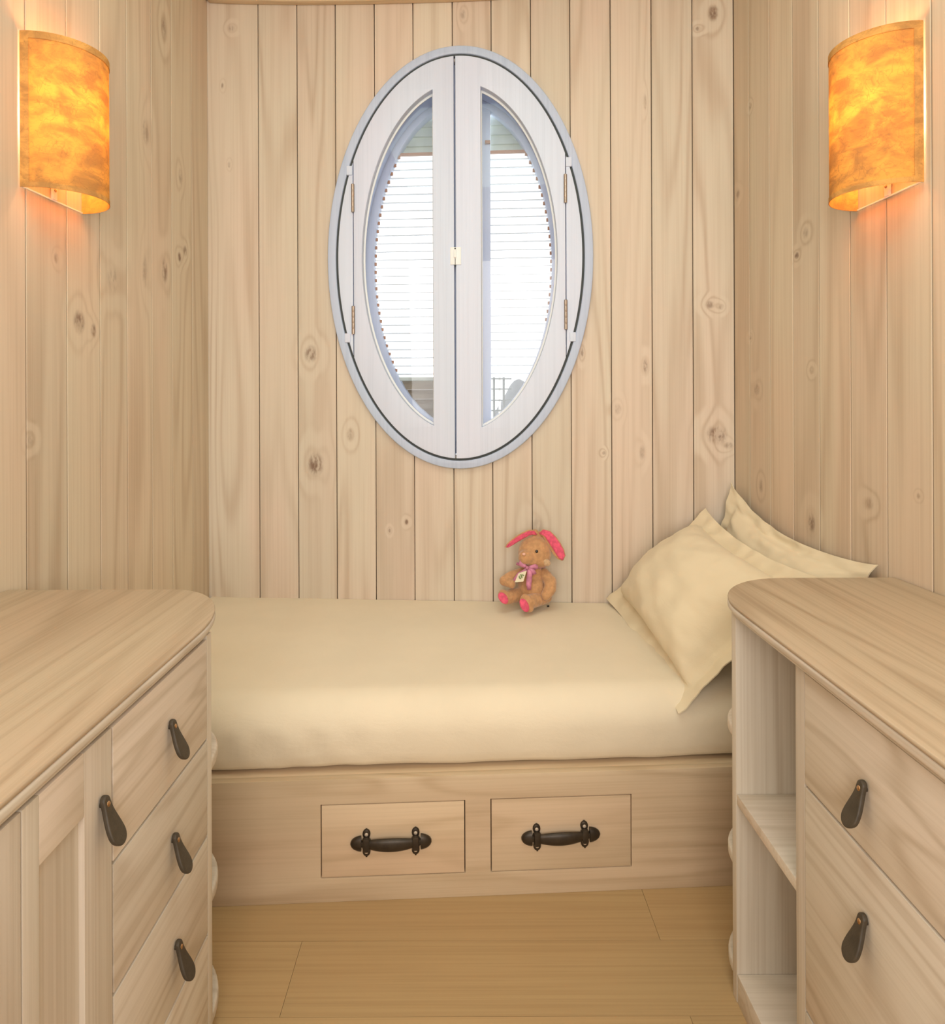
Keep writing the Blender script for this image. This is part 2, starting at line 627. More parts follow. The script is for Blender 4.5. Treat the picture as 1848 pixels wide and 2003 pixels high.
# back wall
wb_me = flat([[(-0.1, -0.02), (FB.L + 0.1, -0.02), (FB.L + 0.1, CEIL + 0.02), (-0.1, CEIL + 0.02)],
              ell(WCX, WCZ, HOLE[0] + .004, HOLE[1] + .004)], 0.03, 0, lambda x, y, z: (x, z + 0.034, y))
wall_back = link('wall_back', wb_me, M_BATTEN)
wall_back.matrix_world = FB.m
tag(wall_back, kind='structure')
jb = [-0.012] + [FB.loc(p, 500)[0] for p in (506, 582, 657, 733.5, 809, 886, 962, 1039, 1116, 1195, 1275, 1355)] + [FB.L]
for x0, x1 in zip(jb, jb[1:]):
    x0, x1 = x0 + G, x1 - G
    a = HOLE[0]
    if x1 <= WCX - a or x0 >= WCX + a:
        link('plank', plank_mesh(x0, x1), M_BACK, wall_back)
    elif x0 >= WCX - a and x1 <= WCX + a:
        for part in ('low', 'high'):
            link('plank', notch_plank(x0, x1, part), M_BACK, wall_back)
    else:
        link('plank', notch_plank(x0, x1, 'side'), M_BACK, wall_back)


def plank_wall(name, fr, joints, mat):
    w = link(name, boxes((-0.05, fr.L + 0.05, 0.019, 0.05, -0.02, CEIL + 0.02)), M_BATTEN)
    w.matrix_world = fr.m
    tag(w, kind='structure')
    for x0, x1 in zip(joints, joints[1:]):
        link('plank', plank_mesh(x0 + G, x1 - G), mat, w)
    return w


jl = [FL.loc(p, 600)[0] for p in (51, 131, 196, 249, 297, 336.5, 376)] + [FL.L]
step = (jl[4] - jl[0]) / 4
while jl[0] > step:
    jl.insert(0, jl[0] - step)
jl.insert(0, 0.0)
wall_left = plank_wall('wall_left', FL, jl, M_LEFT)
jr = [0.0] + [FR.loc(p, 900)[0] for p in (1467, 1507, 1552, 1603, 1664, 1735, 1824)]
step = (jr[7] - jr[3]) / 4
while jr[-1] < FR.L - step:
    jr.append(jr[-1] + step)
jr.append(FR.L)
wall_right = plank_wall('wall_right', FR, jr, M_RIGHT)
jn = [FN.L * i / 12 for i in range(13)]
wall_rear = plank_wall('wall_rear', FN, jn, M_WALL)

ceiling = link('ceiling', boxes((-1.4, 1.4, -1.5, 2.75, CEIL, CEIL + 0.05)), M_WALL)
tag(ceiling, kind='structure')
# curved timber edge under the ceiling, along the back wall
tp = [FB.loc(px, py) for px, py in ((407, 3), (412, 7), (440, 8.5), (500, 10), (590, 11), (670, 10.5), (730, 9.5), (810, 7.5),
                                    (880, 5.5), (960, 2), (1010, -3), (1060, -10))]
tp = [(max(x, 0.004), z) for x, z in tp]
trim = link('trim_1', flat([tp + [(tp[-1][0], CEIL - .001), (tp[0][0], CEIL - .001)]], 0.03, 0.004,
                           lambda x, y, z: (x, z - 0.016, y)), M_BED)
trim.matrix_world = FB.m
tag(trim, kind='structure')

# floor of wide bamboo boards
floor = link('floor', boxes((-1.35, 1.35, -1.45, 2.6, -0.06, -0.014)), M_BATTEN)
tag(floor, kind='structure')
d0, k = 1.35 - 0.19 * 14, 0
ends = {15: 0.4536, 14: -0.376}      # end joints seen in the photograph
y = d0
row = 0
while y < 2.45:
    xj = {15: 0.454, 14: -0.376}.get(row, random.uniform(-0.7, 0.7))
    for (xa, xb) in ((-1.22, xj), (xj, 1.22)):
        bm = bmesh.new()
        box(bm, xa + .0004, xb - .0004, y + .0004, y + .19 - .0004, -0.014, 0.0)
        link('floor_board', to_mesh(bm), M_FLOOR, floor)
    y += 0.19
    row += 1

# ------------------------------------------------------------------ the oval window
win = empty('window_1', FB.m, kind='structure')
tag(win, 'oval grey limewashed window with two hinged half sashes')


def part(name, me, mat, parent, smooth=35):
    return link(name, me, mat, parent, smooth)


def pw(a, b):
    return a * PXS, b * PZS


E_OUT, E_IN, E_SASH, E_OPEN = pw(258, 411), pw(241.5, 395.5), pw(237, 391), pw(190, 339)
front = -0.020          # face of ring and sashes, proud of the planks
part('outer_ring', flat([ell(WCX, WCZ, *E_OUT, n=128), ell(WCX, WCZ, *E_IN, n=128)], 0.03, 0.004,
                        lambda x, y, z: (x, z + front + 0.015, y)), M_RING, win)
# dark strip painted as the shade in the joint round the sashes, and the deep lining through the wall
part('gap_shade_ring', flat([ell(WCX, WCZ, E_IN[0] - .0004, E_IN[1] - .0004, n=128), ell(WCX, WCZ, E_SASH[0] + .0004, E_SASH[1] + .0004, n=128)], 0.018, 0,
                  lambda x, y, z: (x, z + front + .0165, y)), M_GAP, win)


def ring_tube(a, b, y0, y1, t):
    return flat([ell(WCX, WCZ, a, b, n=96), ell(WCX, WCZ, a - t, b - t, n=96)], y1 - y0, 0,
                lambda x, y, z: (x, z + (y0 + y1) / 2, y))


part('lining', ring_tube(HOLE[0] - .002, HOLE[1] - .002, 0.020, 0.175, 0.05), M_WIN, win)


def arc_pts(e, x, sgn):
    return WCZ + sgn * e[1] * math.sqrt(max(0, 1 - ((x - WCX) / e[0]) ** 2))


def band(e, xa, xb, n=40):
    """outline of the slice of oval e between xa and xb"""
    xs = [xa + (xb - xa) * (0.5 - 0.5 * math.cos(math.pi * i / n)) for i in range(n + 1)]
    return [(x, arc_pts(e, x, -1)) for x in xs] + [(x, arc_pts(e, x, 1)) for x in reversed(xs)]


XM = wx(890)
for side in (-1, 1):
    if side < 0:
        xa, xb, oa, ob = wx(692), wx(889), wx(898) - E_OPEN[0], wx(848)
    else:
        xa, xb, oa, ob = wx(892), wx(1103), wx(941), wx(898) + E_OPEN[0]
    # sash: curved frame with a straight meeting stile
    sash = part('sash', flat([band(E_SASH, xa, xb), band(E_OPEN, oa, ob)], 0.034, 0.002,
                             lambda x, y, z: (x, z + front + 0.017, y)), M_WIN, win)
    g = part('pane', flat([band((E_OPEN[0] + .005, E_OPEN[1] + .005), oa - .004 if side > 0 else oa - .005,
                                ob + .004 if side < 0 else ob + .005)], 0.004, 0,
                          lambda x, y, z: (x, z + 0.019, y)), M_GLASS, sash, None)
    # bright inner bead round the glass
    bead_o, bead_i = E_OPEN, (E_OPEN[0] - .007, E_OPEN[1] - .009)
    e2 = (oa + .007, ob - .0045) if side < 0 else (oa + .0045, ob - .007)
    part('glazing_bead', flat([band(bead_o, oa, ob), band(bead_i, *e2)], 0.006, 0.001,
                              lambda x, y, z: (x, z + 0.012, y)), M_WHITE, sash)
    # fixed cheek between hinge line and ring
    if side < 0:
        cheek = band(E_SASH, WCX - E_SASH[0], wx(690.5))
        hx, hz = wx(691), ((359, 414), (598, 653))
    else:
        cheek = band(E_SASH, wx(1104.5), WCX + E_SASH[0])
        hx, hz = wx(1103), ((350, 405), (591, 648))
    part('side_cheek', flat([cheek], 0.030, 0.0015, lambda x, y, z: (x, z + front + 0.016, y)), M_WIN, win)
    for (h0, h1) in hz:
        bm = bmesh.new()
        L = wz(h0) - wz(h1)
        kn = 5
        prof = [(0.0045, 0.0), (0.0062, 0.001)]
        for i in range(kn):
            za, zb = L * i / kn, L * (i + 1) / kn
            prof += [(0.0062, za + .0015), (0.0062, zb - .0012), (0.0056, zb - .0006), (0.0056, zb)]
        prof += [(0.0045, L + .001)]
        lathe_z(bm, prof, 14, m=Matrix.Translation((hx, front - .002, wz(h1))))
        part('hinge', to_mesh(bm), M_STEEL, sash, 40)
    # little wooden stops bridging the joint
    for py in ((332, 660) if side < 0 else (326, 662)):
        zz = wz(py)
        rx_ = E_SASH[0] + .002
        x = WCX + side * rx_ * math.sqrt(max(0, 1 - ((zz - WCZ) / (E_SASH[1] + .003)) ** 2))
        bm = bmesh.new()
        box(bm, x - .011, x + .011, front - .004, front + .012, zz - .017, zz + .017, bev=.003)
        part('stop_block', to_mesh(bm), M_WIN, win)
# latch plate on the meeting stiles
bm = bmesh.new()
xa, xb, za, zb = wx(881.5), wx(902.5), wz(520), wz(486)
box(bm, xa, xb, front - .004, front + .001, za, zb, bev=.0012)
lx = wx(891)
box(bm, lx - .004, lx + .004, front - .012, front - .003, wz(507), wz(491), bev=.002)
box(bm, lx - .0012, lx + .0012, front - .0046, front - .003, wz(519.5), wz(508), mi=1)
box(bm, lx - .0026, lx + .0026, front - .0049, front - .003, wz(492), wz(487.5), mi=1)
box(bm, lx - .003, lx + .003, front - .003, front + .001, wz(523), wz(520.2), mi=1)
for qx in (884.5, 899.5):
    for qy in (490, 516):
        lathe_z(bm, [(.0016, 0), (.0016, .0007)], 8, m=Matrix.Translation((wx(qx), front - .004, wz(qy))) @ Matrix.Rotation(math.pi / 2, 4, 'X'))
part('latch', to_mesh(bm), [M_WHITE, M_GAP], win)
# cover strip behind the meeting line
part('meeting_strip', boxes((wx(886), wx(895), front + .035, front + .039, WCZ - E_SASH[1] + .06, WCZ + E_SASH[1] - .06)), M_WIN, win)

# louvred shutter beyond the glass
LV = empty('louvred_shutter', FB.m, 'pale louvred shutter standing outside the oval window glass', 'shutter')
LD = 0.185       # its distance behind the wall face
k = (2.455 + LD) / 2.455


def lvx(px):     # px seen at the shutter's distance
    return FB.loc(PX + (px - PX) * k, 505)[0]


def lvz(py):
    return CAM_H + (FB.loc(898, py)[1] - CAM_H) * k


LA, LB = (lvx(1074) - lvx(726)) / 2, (lvz(203) - lvz(836)) / 2
LCX, LCZ = (lvx(1074) + lvx(726)) / 2, (lvz(203) + lvz(836)) / 2
part('shutter_frame', flat([ell(LCX, LCZ, LA + .075, LB + .075), ell(LCX, LCZ, LA, LB)], 0.05, 0.003,
                           lambda x, y, z: (x, z + LD + .018, y)), M_WIN, LV)
mx0, mx1 = lvx(873), lvx(954)
part('mullion', boxes((mx0, mx1, LD + .0, LD + .03, LCZ - LB + .01, LCZ + LB - .01), bev=.002), M_WIN, LV)


def half(z):
    return LA * math.sqrt(max(0, 1 - ((z - LCZ) / LB) ** 2))


def slat(z, x0, x1, depth, tilt, th, mat, name):
    bm = bmesh.new()
    box(bm, x0, x1, -depth / 2, depth / 2, -th / 2, th / 2, bev=th * .25)
    m = Matrix.Translation((0, LD + .03, z)) @ Matrix.Rotation(tilt, 4, 'X')
    bmesh.ops.transform(bm, matrix=m, verts=bm.verts)
    link(name, to_mesh(bm), mat, LV)


py = 309.0
while py < 742:
    z = lvz(py)
    h = half(z)
    for (x0, x1) in ((LCX - h, mx0), (mx1, LCX + h)):
        if x1 - x0 > 0.02:
            slat(z, x0 - .01, x1 + .004 if x1 == mx0 else x1 + .01, 0.030, math.radians(11), 0.0032, M_SLAT, 'slat')
    py += 16.2
# brown slat-end cleats following the oval, left and right
bm = bmesh.new()
py = 301.0
while py < 742:
    z = lvz(py)
    h = half(z)
    if py < 735:
        box(bm, LCX - h - .004, LCX - h + .008, LD + .012, LD + .02, z - .008, z + .004)
    if py < 640:
        box(bm, LCX + h - .007, LCX + h + .004, LD + .012, LD + .02, z - .009, z + .004)
    py += 16.2
part('slat_cleats', to_mesh(bm), M_RED, LV)['kind'] = 'stuff'
# closed boards at the top and at the lower left
for (pa, pb, lean) in ((200, 219, 0), (219, 239, 0), (239, 258, 0), (258, 277, 0), (277, 293, 0)):
    za, zb = lvz(pb), lvz(pa)
    for side in (-1, 1):
        h = max(half(za), .02)
        x0, x1 = (LCX - h - .01, mx0) if side < 0 else (mx1, LCX + h + .01)
        if x1 - x0 > .01:
            bm = bmesh.new()
            box(bm, x0, x1, -.006, .006, za + .0016, zb + .004)
            for v in bm.verts:
                v.co.y += LD + .045 + (v.co.z - za) * .35
            link('top_board', to_mesh(bm), M_LOUVRE, LV)
za, zb = lvz(297.5), lvz(292.5)
for (x0, x1) in ((LCX - half(za) - .005, mx0), (mx1, LCX + half(za) + .005)):
    part('cedar_edge', boxes((x0, x1, LD + .02, LD + .034, za, zb)), M_RED, LV)
part('cedar_edge', boxes((lvx(944), lvx(953.8), LD - .012, LD - .001, lvz(284), lvz(278))), M_RED, LV)
for i, (pa, pb) in enumerate(((744, 762), (762, 781), (781, 800), (800, 818), (818, 836))):
    za, zb = lvz(pb), lvz(pa)
    h = max(half(zb), .02)
    bm = bmesh.new()
    box(bm, LCX - h - .02, mx0, -.006, .006, za + .0012, zb + .001)
    for v in bm.verts:
        v.co.y += LD + .045 - (zb - v.co.z) * .5
    link('lower_board', to_mesh(bm), M_WEATHER, LV)
part('sill_rail', boxes((LCX - half(lvz(742)) - .01, mx0, LD + .01, LD + .03, lvz(744), lvz(737)), bev=.002), M_LOUVRE, LV)


def world_from(fr, x, y, z):
    return fr.p + fr.u * x + fr.w * y + Vector((0, 0, z))


# balcony railing and a grey dome for an unidentified soft blur outside, low in the right pane
RD = 3.6
grey_m = plain('outdoor_grey', (0.17, 0.18, 0.19), 0.9, var=0.2, scale=3)
M_RAIL = plain('grey_painted_rail', (0.24, 0.27, 0.28), 0.6)


def rp(px, py):
    return at(px, py, RD)


ground = link('floor_outside', boxes((-1.5, 2.5, 2.9, 6.5, -.2, 0)), grey_m)
tag(ground, kind='structure')
rail = empty('balcony_railing', Matrix.Translation((rp(970, 850).x, RD, 0)),
             'slender grey and white balcony railing low behind the right window pane', 'railing')
inv = rail.matrix_world.inverted()


def rl(px, py):
    return inv @ rp(px, py)


for px in (952, 966, 977, 985):
    a_, b_ = rl(px, 738), rl(px, 850)
    w = .006 if px > 960 else .02
    part('post', boxes((a_.x - w, a_.x + w, -.01, .01, 0, a_.z)), M_WHITE if px in (952, 977) else M_RAIL, rail)
for py in (741, 761, 783, 803):
    a_, b_ = rl(958, py), rl(1000, py)
    part('crossbar', boxes((a_.x, b_.x, -.014, .006, a_.z - .004, a_.z + .004)), M_RAIL, rail)
bm = bmesh.new()
rc = at(1020, 835, 5.0)
bmesh.ops.create_icosphere(bm, subdivisions=4, radius=1)
for v in bm.verts:
    v.co *= 1 + .12 * noise.noise(v.co * 1.7)
    v.co = Vector((v.co.x * .26, v.co.y * .26, (v.co.z * .5 + .5) * 1.40))
blob = link('grey_blob', to_mesh(bm), grey_m, None, 60)
blob.location = (rc.x, rc.y, 0)
tag(blob, 'soft rounded grey shape low behind the right window pane', 'blob')

# ------------------------------------------------------------------ built-in bed
BX = -1.012
phi = math.atan(0.05)
bed_m = Matrix.Translation((BX, 1.646 + 0.05 * (BX + 0.613), 0)) @ Matrix.Rotation(phi, 4, 'Z')
bed = empty('bed_base', bed_m, 'built-in limed pine bed base with two iron-handled drawers under the mattress', 'bed')
FBED = Frame((bed_m.translation.x, bed_m.translation.y), tuple((bed_m @ Vector((1, 0, 0)))[:2]))
BL = 2.026
ZT = 0.306
d1 = [FBED.loc(627, 1575), FBED.loc(908, 1567), FBED.loc(910, 1708), FBED.loc(629, 1717)]
d2 = [FBED.loc(960, 1563), FBED.loc(1235, 1555), FBED.loc(1234, 1694), FBED.loc(961, 1706)]


def rect(d):
    x0 = (d[0][0] + d[3][0]) / 2
    x1 = (d[1][0] + d[2][0]) / 2
    z1 = (d[0][1] + d[1][1]) / 2
    z0 = (d[2][1] + d[3][1]) / 2
    return x0, x1, z0, z1


R1, R2 = rect(d1), rect(d2)


def rc_pts(r, g=0.0):
    return [(r[0] - g, r[2] - g), (r[1] + g, r[2] - g), (r[1] + g, r[3] + g), (r[0] - g, r[3] + g)]


def bed_span(y):
    """the bed's two ends at depth y in its own axes, a hair clear of the side walls"""
    xs = []
    for x, fn, sg in ((0.0, left_wall_x, 1), (BL, right_wall_x, -1)):
        for _ in range(4):
            w = bed_m @ Vector((x, y, 0))
            x += (fn(w.y) - w.x) + sg * .005
            x -= 0
            w = bed_m @ Vector((x, y, 0))
            x += (fn(w.y) + sg * .005 - w.x)
        xs.append(x)
    return xs


def bed_slab(y0, y1, z0, z1):
    (a, b), (c, d) = bed_span(y0), bed_span(y1)
    bm = bmesh.new()
    box(bm, 0, 1, 0, 1, z0, z1)
    for v in bm.verts:
        k, t = v.co.x, v.co.y
        v.co.x = (a + (b - a) * k) * (1 - t) + (c + (d - c) * k) * t
        v.co.y = y0 + (y1 - y0) * t
    return to_mesh(bm)


BE = bed_span(.02)
part('front_board', flat([[(BE[0], 0.0), (BE[1], 0.0), (BE[1], ZT), (BE[0], ZT)], rc_pts(R1, .0012), rc_pts(R2, .0012)], 0.022, 0.0012,
                         lambda x, y, z: (x, z + .011, y), res=1), M_BED, bed)
part('top_ledge', bed_slab(0.022, 0.62, ZT - .02, ZT - .0005), M_BED, bed)
part('body', bed_slab(0.030, 0.62, 0.0, ZT - .021), M_BATTEN, bed)


def iron_pull(cx, cz, w, tilt=0.0):
    """spear-ended bronze pull, two strap plates with screws: local x along, y out of the face (negative)"""
    bm = bmesh.new()
    h = w / 160.0
    # bulging grip
    pts, rad = [], []
    for i in range(17):
        s = -1 + 2 * i / 16
        pts.append((s * 43 * h, -.011 - .005 * (1 - s * s), 0))
        rad.append((8.8 + 4.2 * (1 - s * s)) * h)
    tube(bm, pts, rad, 14, flat_=0.5)
    for sg in (-1, 1):
        # foot under the strap
        box(bm, sg * 48 * h - 8 * h, sg * 48 * h + 8 * h, -.010, -.001, -9 * h, 9 * h, bev=.003)
        # spear end
        n = 9
        prev = None
        secs = []
        for i in range(n):
            s = i / (n - 1)
            x = sg * (58 + 21 * s) * h
            r = 15 * h * math.sqrt(max(.004, 1 - (s * .99) ** 1.7))
            secs.append((x, -.006, r))
        rings = []
        for x, yy, r in secs:
            rings.append([bm.verts.new((x, yy - max(0, math.sin(a)) * r * .5 + (.005 if math.sin(a) < 0 else 0), math.cos(a) * r))
                          for a in [2 * math.pi * k / 14 for k in range(14)]])
        for A, B in zip(rings, rings[1:]):
            for q in range(14):
                bm.faces.new((A[q], A[(q + 1) % 14], B[(q + 1) % 14], B[q]))
        bm.faces.new(rings[0])
        bm.faces.new(rings[-1])
        box(bm, sg * 54 * h - 6 * h, sg * 54 * h + 6 * h, -.012, -.001, -5 * h, 5 * h, bev=.002)
        # strap over the grip
        box(bm, sg * 48 * h - 6.5 * h, sg * 48 * h + 6.5 * h, -.018, -.002, -13 * h, 13 * h, bev=.004)
        for sz in (-1, 1):
            m = Matrix.Translation((sg * 48 * h, -.001, sz * 17 * h)) @ Matrix.Rotation(math.pi / 2, 4, 'X') @ Matrix.Diagonal((1, 1.2, 1, 1))
            lathe_z(bm, [(7.6 * h, -.001), (7.6 * h, .003), (6.4 * h, .0045), (3 * h, .0045)], 16, m=m)
            box(bm, sg * 48 * h - 1.7 * h, sg * 48 * h + 1.7 * h, -.005, -.001, sz * 25 * h - 2.5 * h, sz * 25 * h + 2.5 * h, bev=.001)
            m2 = Matrix.Translation((sg * 48 * h, -.0055, sz * 17 * h)) @ Matrix.Rotation(math.pi / 2, 4, 'X')
            lathe_z(bm, [(3.7 * h, -.001), (3.4 * h, .001), (1.6 * h, .0018)], 10, mi=1, m=m2)
    bmesh.ops.transform(bm, matrix=Matrix.Translation((cx, 0, cz)) @ Matrix.Rotation(tilt, 4, 'Y'), verts=bm.verts)
    return to_mesh(bm)


for r, hc, hw, tl in ((R1, (765, 1645), 160, 0.0), (R2, (1096, 1633), 155, math.radians(-1.6))):
    dr = part('drawer', flat([rc_pts(r, -.0012)], 0.022, 0.001, lambda x, y, z: (x, z + .0115, y), res=1), M_BED, bed)
    c = FBED.loc(*hc)
    s = (FBED.loc(hc[0] + 80, hc[1])[0] - FBED.loc(hc[0] - 80, hc[1])[0])
    part('handle', iron_pull(c[0], c[1], s * hw / 160.0, tl), [M_IRON, M_SCREW], dr, 50)

# ------------------------------------------------------------------ mattress in a fitted sheet
def mattress():
    bm = bmesh.new()
    NX, prof_n = 120, 0
    # cross-section in bed axes: (y from the front, z)
    rows = []
    back = 0.80
    for i in range(NX + 1):
        s = i / NX
        x = 0.006 + (BL - 0.012) * s
        Xw = (bed_m @ Vector((x, 0, 0))).x
        yb = (2.52 - 0.0617 * (Xw + 0.961)) - (bed_m @ Vector((x, 0, 0))).y - .006   # to the back wall
        yb /= math.cos(phi)
        nz = noise.noise(Vector((x * 5.0, 0.3, 1.7)))
        n2 = noise.noise(Vector((x * 14.0, 3.3, 0.2)))
        zb = ZT + .003 + max(0, .006 * nz + .003)
        top = 0.512
        pts = [(0.115, zb + .002), (0.06, zb), (0.043 + .004 * n2, zb + .004), (0.034, zb + .016), (0.026 + .003 * nz, zb + .04)]
        # rounded front
        for a in range(0, 11):
            t = a / 10 * math.pi / 2
            pts.append((0.115 - .092 * math.cos(t) + .004 * nz * math.cos(t), 0.405 + (top - .405 - .018) * math.sin(t)))
        for j in range(1, 13):
            u = j / 12
            yy = .115 + (yb - .115) * u
            pts.append((yy, top - .018 * (1 - u) ** 2 - .001 * nz + .004 * math.sin(math.pi * u)))
        pts.append((yb, top - .01))
        pts.append((yb, zb + .1))
        row = []
        for (yy, zz) in pts:
            v = Vector((x, yy, zz))
            # slack folds at the low left of the front face
            k = max(0.0, 1 - abs(x - .55) / .35) * max(0.0, 1 - abs(zz - .37) / .07)
            if yy < .12:
                v.y += k * .006 * math.sin((x * 55 + zz * 120) + 2 * noise.noise(Vector((x * 9, zz * 20, 0))))
            sp = bed_span(max(0.0, v.y))
            v.x = sp[0] + .004 + (sp[1] - sp[0] - .008) * s
            row.append(bm.verts.new(v))
        rows.append(row)
    for A, B in zip(rows, rows[1:]):
        for k in range(len(A) - 1):
            bm.faces.new((A[k], A[k + 1], B[k + 1], B[k]))
        bm.faces.new((A[-1], A[0], B[0], B[-1]))
    bm.faces.new(rows[0])
    bm.faces.new(rows[-1])
    return to_mesh(bm)


mat_o = link('mattress', mattress(), M_SHEET, None, 60)
mat_o.matrix_world = bed_m
tag(mat_o, 'thick mattress in a plain cream fitted sheet on the bed base', 'mattress')


# ------------------------------------------------------------------ pillows with flanged cases
def pillow(name, A, B, C, D, puff, flange, seed, label, back=0.2, sag=0.0):
    A, B, C, D = map(Vector, (A, B, C, D))
    nrm = (B - A).cross(D - A).normalized()
    N = 64
    fi_s, fi_t = 1 - 2 * flange / (B - A).length, 1 - 2 * flange / (D - A).length
    bm = bmesh.new()
    top, bot = [], []

    def P(s, t):
        # straight sides drawn in a little between the pointed corners
        ss = s * (1 - .055 * (1 - t * t))
        tt = t * (1 - .075 * (1 - s * s))
        a, b = (ss + 1) / 2, (tt + 1) / 2
        q = (A * (1 - a) + B * a) * (1 - b) + (D * (1 - a) + C * a) * b
        # the top edge slumps between its corners, most near the back one
        q.z -= sag * b * b * max(0, 1 - s * s) ** .8 * (1 - .35 * s)
        return q
    for i in range(N + 1):
        r1, r2 = [], []
        for j in range(N + 1):
            s, t = -1 + 2 * i / N, -1 + 2 * j / N
            p = P(s, t)
            u, v = s / fi_s, t / fi_t
            if abs(u) < 1 and abs(v) < 1:
                h = puff * ((1 - abs(u) ** 2.4) * (1 - abs(v) ** 2.4)) ** 0.42
            else:
                h = 0.0
            q = Vector((s * 3 + seed, t * 3, seed * 2))
            rad = max(abs(u), abs(v))
            wr = noise.noise(q * 1.3) * .010 + noise.noise(q * 3.1) * .005 * min(1, rad ** 2)
            edge = min(1.0, h / .02)
            fl = (1 - edge) * .008 * noise.noise(q * 2.2)
            # pulled creases running in from the corners
            cr = 0.0
            for cs, ct in ((-1, -1), (1, -1), (1, 1), (-1, 1)):
                dx, dy = s - cs, t - ct
                d = math.hypot(dx, dy)
                ang = math.atan2(dy, dx)
                cr += math.exp(-d * 2.4) * .010 * math.sin(ang * 9 + seed)
            top_p = p + nrm * (h + wr * edge + fl + .0015 + cr * edge)
            bot_p = p - nrm * (h * back - fl + .0015)
            r1.append(bm.verts.new(top_p))
            r2.append(bm.verts.new(bot_p))
        top.append(r1)
        bot.append(r2)
    for i in range(N):
        for j in range(N):
            bm.faces.new((top[i][j], top[i + 1][j], top[i + 1][j + 1], top[i][j + 1]))
            bm.faces.new((bot[i][j], bot[i][j + 1], bot[i + 1][j + 1], bot[i + 1][j]))
    for i in range(N):
        for (a, b) in ((0, 0), (N, N)):
            bm.faces.new((top[i][a], top[i + 1][a], bot[i + 1][a], bot[i][a]))
            bm.faces.new((top[a][i], top[a][i + 1], bot[a][i + 1], bot[a][i]))
    o = link(name, to_mesh(bm), M_PILLOW, None, 70)
    tag(o, label, 'pillow', 'pillows at the right end of the bed')
    return o


pillow('pillow', (.522, 2.42, .528), (.557, 1.715, .440), (.905, 1.66, .80), (.862, 2.36, .868), .13, .054, 1.3,
       'cream flanged pillow in front, its lower corner hanging over the mattress edge', .15, .02)
pillow('pillow', (.84, 2.385, .535), (.87, 1.70, .535), (1.005, 1.610, .85), (.958, 2.365, .957), .045, .05, 4.1,
       'cream flanged pillow behind the other, leaning on the right wall', .1, .055)


# ------------------------------------------------------------------ cabinets
def leather_tab(side):
    """drop-shaped leather tab hanging from its rivet; x out of the face is +side, y along the face"""
    pts = []
    L, wt, wb = 0.068, 0.0075, 0.0155
    n = 14
    for i in range(n + 1):
        a = math.pi * i / n
        pts.append((wt * math.cos(a), wt * math.sin(a) - wt))
    for i in range(1, 8):
        u = i / 8
        s = u * u * (3 - 2 * u)
        pts.append((-(wt + (wb - wt) * s), -wt - (L - wt - wb) * u))
    for i in range(n + 1):
        a = math.pi + math.pi * i / n
        pts.append((wb * math.cos(a), -(L - wb) + wb * math.sin(a)))
    for i in range(7, 0, -1):
        u = i / 8
        s = u * u * (3 - 2 * u)
        pts.append((wt + (wb - wt) * s, -wt - (L - wt - wb) * u))

    def bend(x, y, z):
        u = max(0.0, -y / L)
        out = .005 + .024 * (u ** 1.3)
        return (side * (out + z), x, y * (1 - .05 * u))
    me = flat([pts], 0.008, 0.0025, bend, res=2)
    bm = bmesh.new()
    bm.from_mesh(me)
    bmesh.ops.subdivide_edges(bm, edges=[e for e in bm.edges if e.calc_length() > .02], cuts=2)
    m = Matrix.Translation((side * .0085, 0, -.012)) @ Matrix.Rotation(side * math.pi / 2, 4, 'Y')
    lathe_z(bm, [(.0048, 0), (.0046, .0022), (.003, .0036), (.001, .004)], 14, mi=1, m=m)
    # peg that holds the tab off the face
    m = Matrix.Translation((0, 0, -.012)) @ Matrix.Rotation(side * math.pi / 2, 4, 'Y')
    lathe_z(bm, [(.004, 0), (.004, .006)], 10, mi=0, m=m)
    return to_mesh(bm)


TAB = {-1: None, 1: None}


def tab(parent, side, x, y, z):
    if TAB[side] is None:
        TAB[side] = leather_tab(side)
        o = link('handle', TAB[side], [M_LEATHER, M_BRASS], parent, 50)
    else:
        o = link('handle', TAB[side], None, parent)
    o.location = (x, y, z)
    return o


def face_box(x, out, th, y0, y1, z0, z1, bev=.0012):
    """a flat board with its face at x, looking towards out (+1/-1)"""
    xa, xb = (x - th, x) if out > 0 else (x, x + th)
    bm = bmesh.new()
    box(bm, xa, xb, y0, y1, z0, z1, bev)
    return to_mesh(bm)


def rounded_plan(xf, out, y_near, y_end, y_far, x_wall_near, x_wall_far, r, n=18, ex=2.0):
    """plan outline: straight front edge at xf, rounded far corner, back on the side wall"""
    cx = xf - out * r
    ry = y_far - y_end
    pts = [(xf, y_near), (xf, y_end)]
    for i in range(1, n + 1):
        a = math.pi / 2 * i / n
        pts.append((cx + out * r * math.cos(a) ** (2 / ex), y_end + ry * math.sin(a) ** (2 / ex)))
    pts += [(x_wall_far, y_far), (x_wall_near, y_near)]
    return pts if out < 0 else pts[::-1]


GAP = .0014
TZ0, TZ1 = .806, .8325
# ---- left cabinet: faces +x at XL
XL, YE = -0.488, 1.289
cl = empty('drawer_cabinet', Matrix.Translation((XL, 0.9, 0)),
           'limed pine cabinet with door and four drawers, leather tab pulls, left of the aisle', 'cabinet')


def LB_(me, name, mat, parent=None, smooth=35):
    """place a mesh given in room coordinates under the left cabinet"""
    o = part(name, me, mat, parent or cl, smooth)
    for v in me.vertices:
        v.co -= Vector((XL, 0.9, 0))
    return o


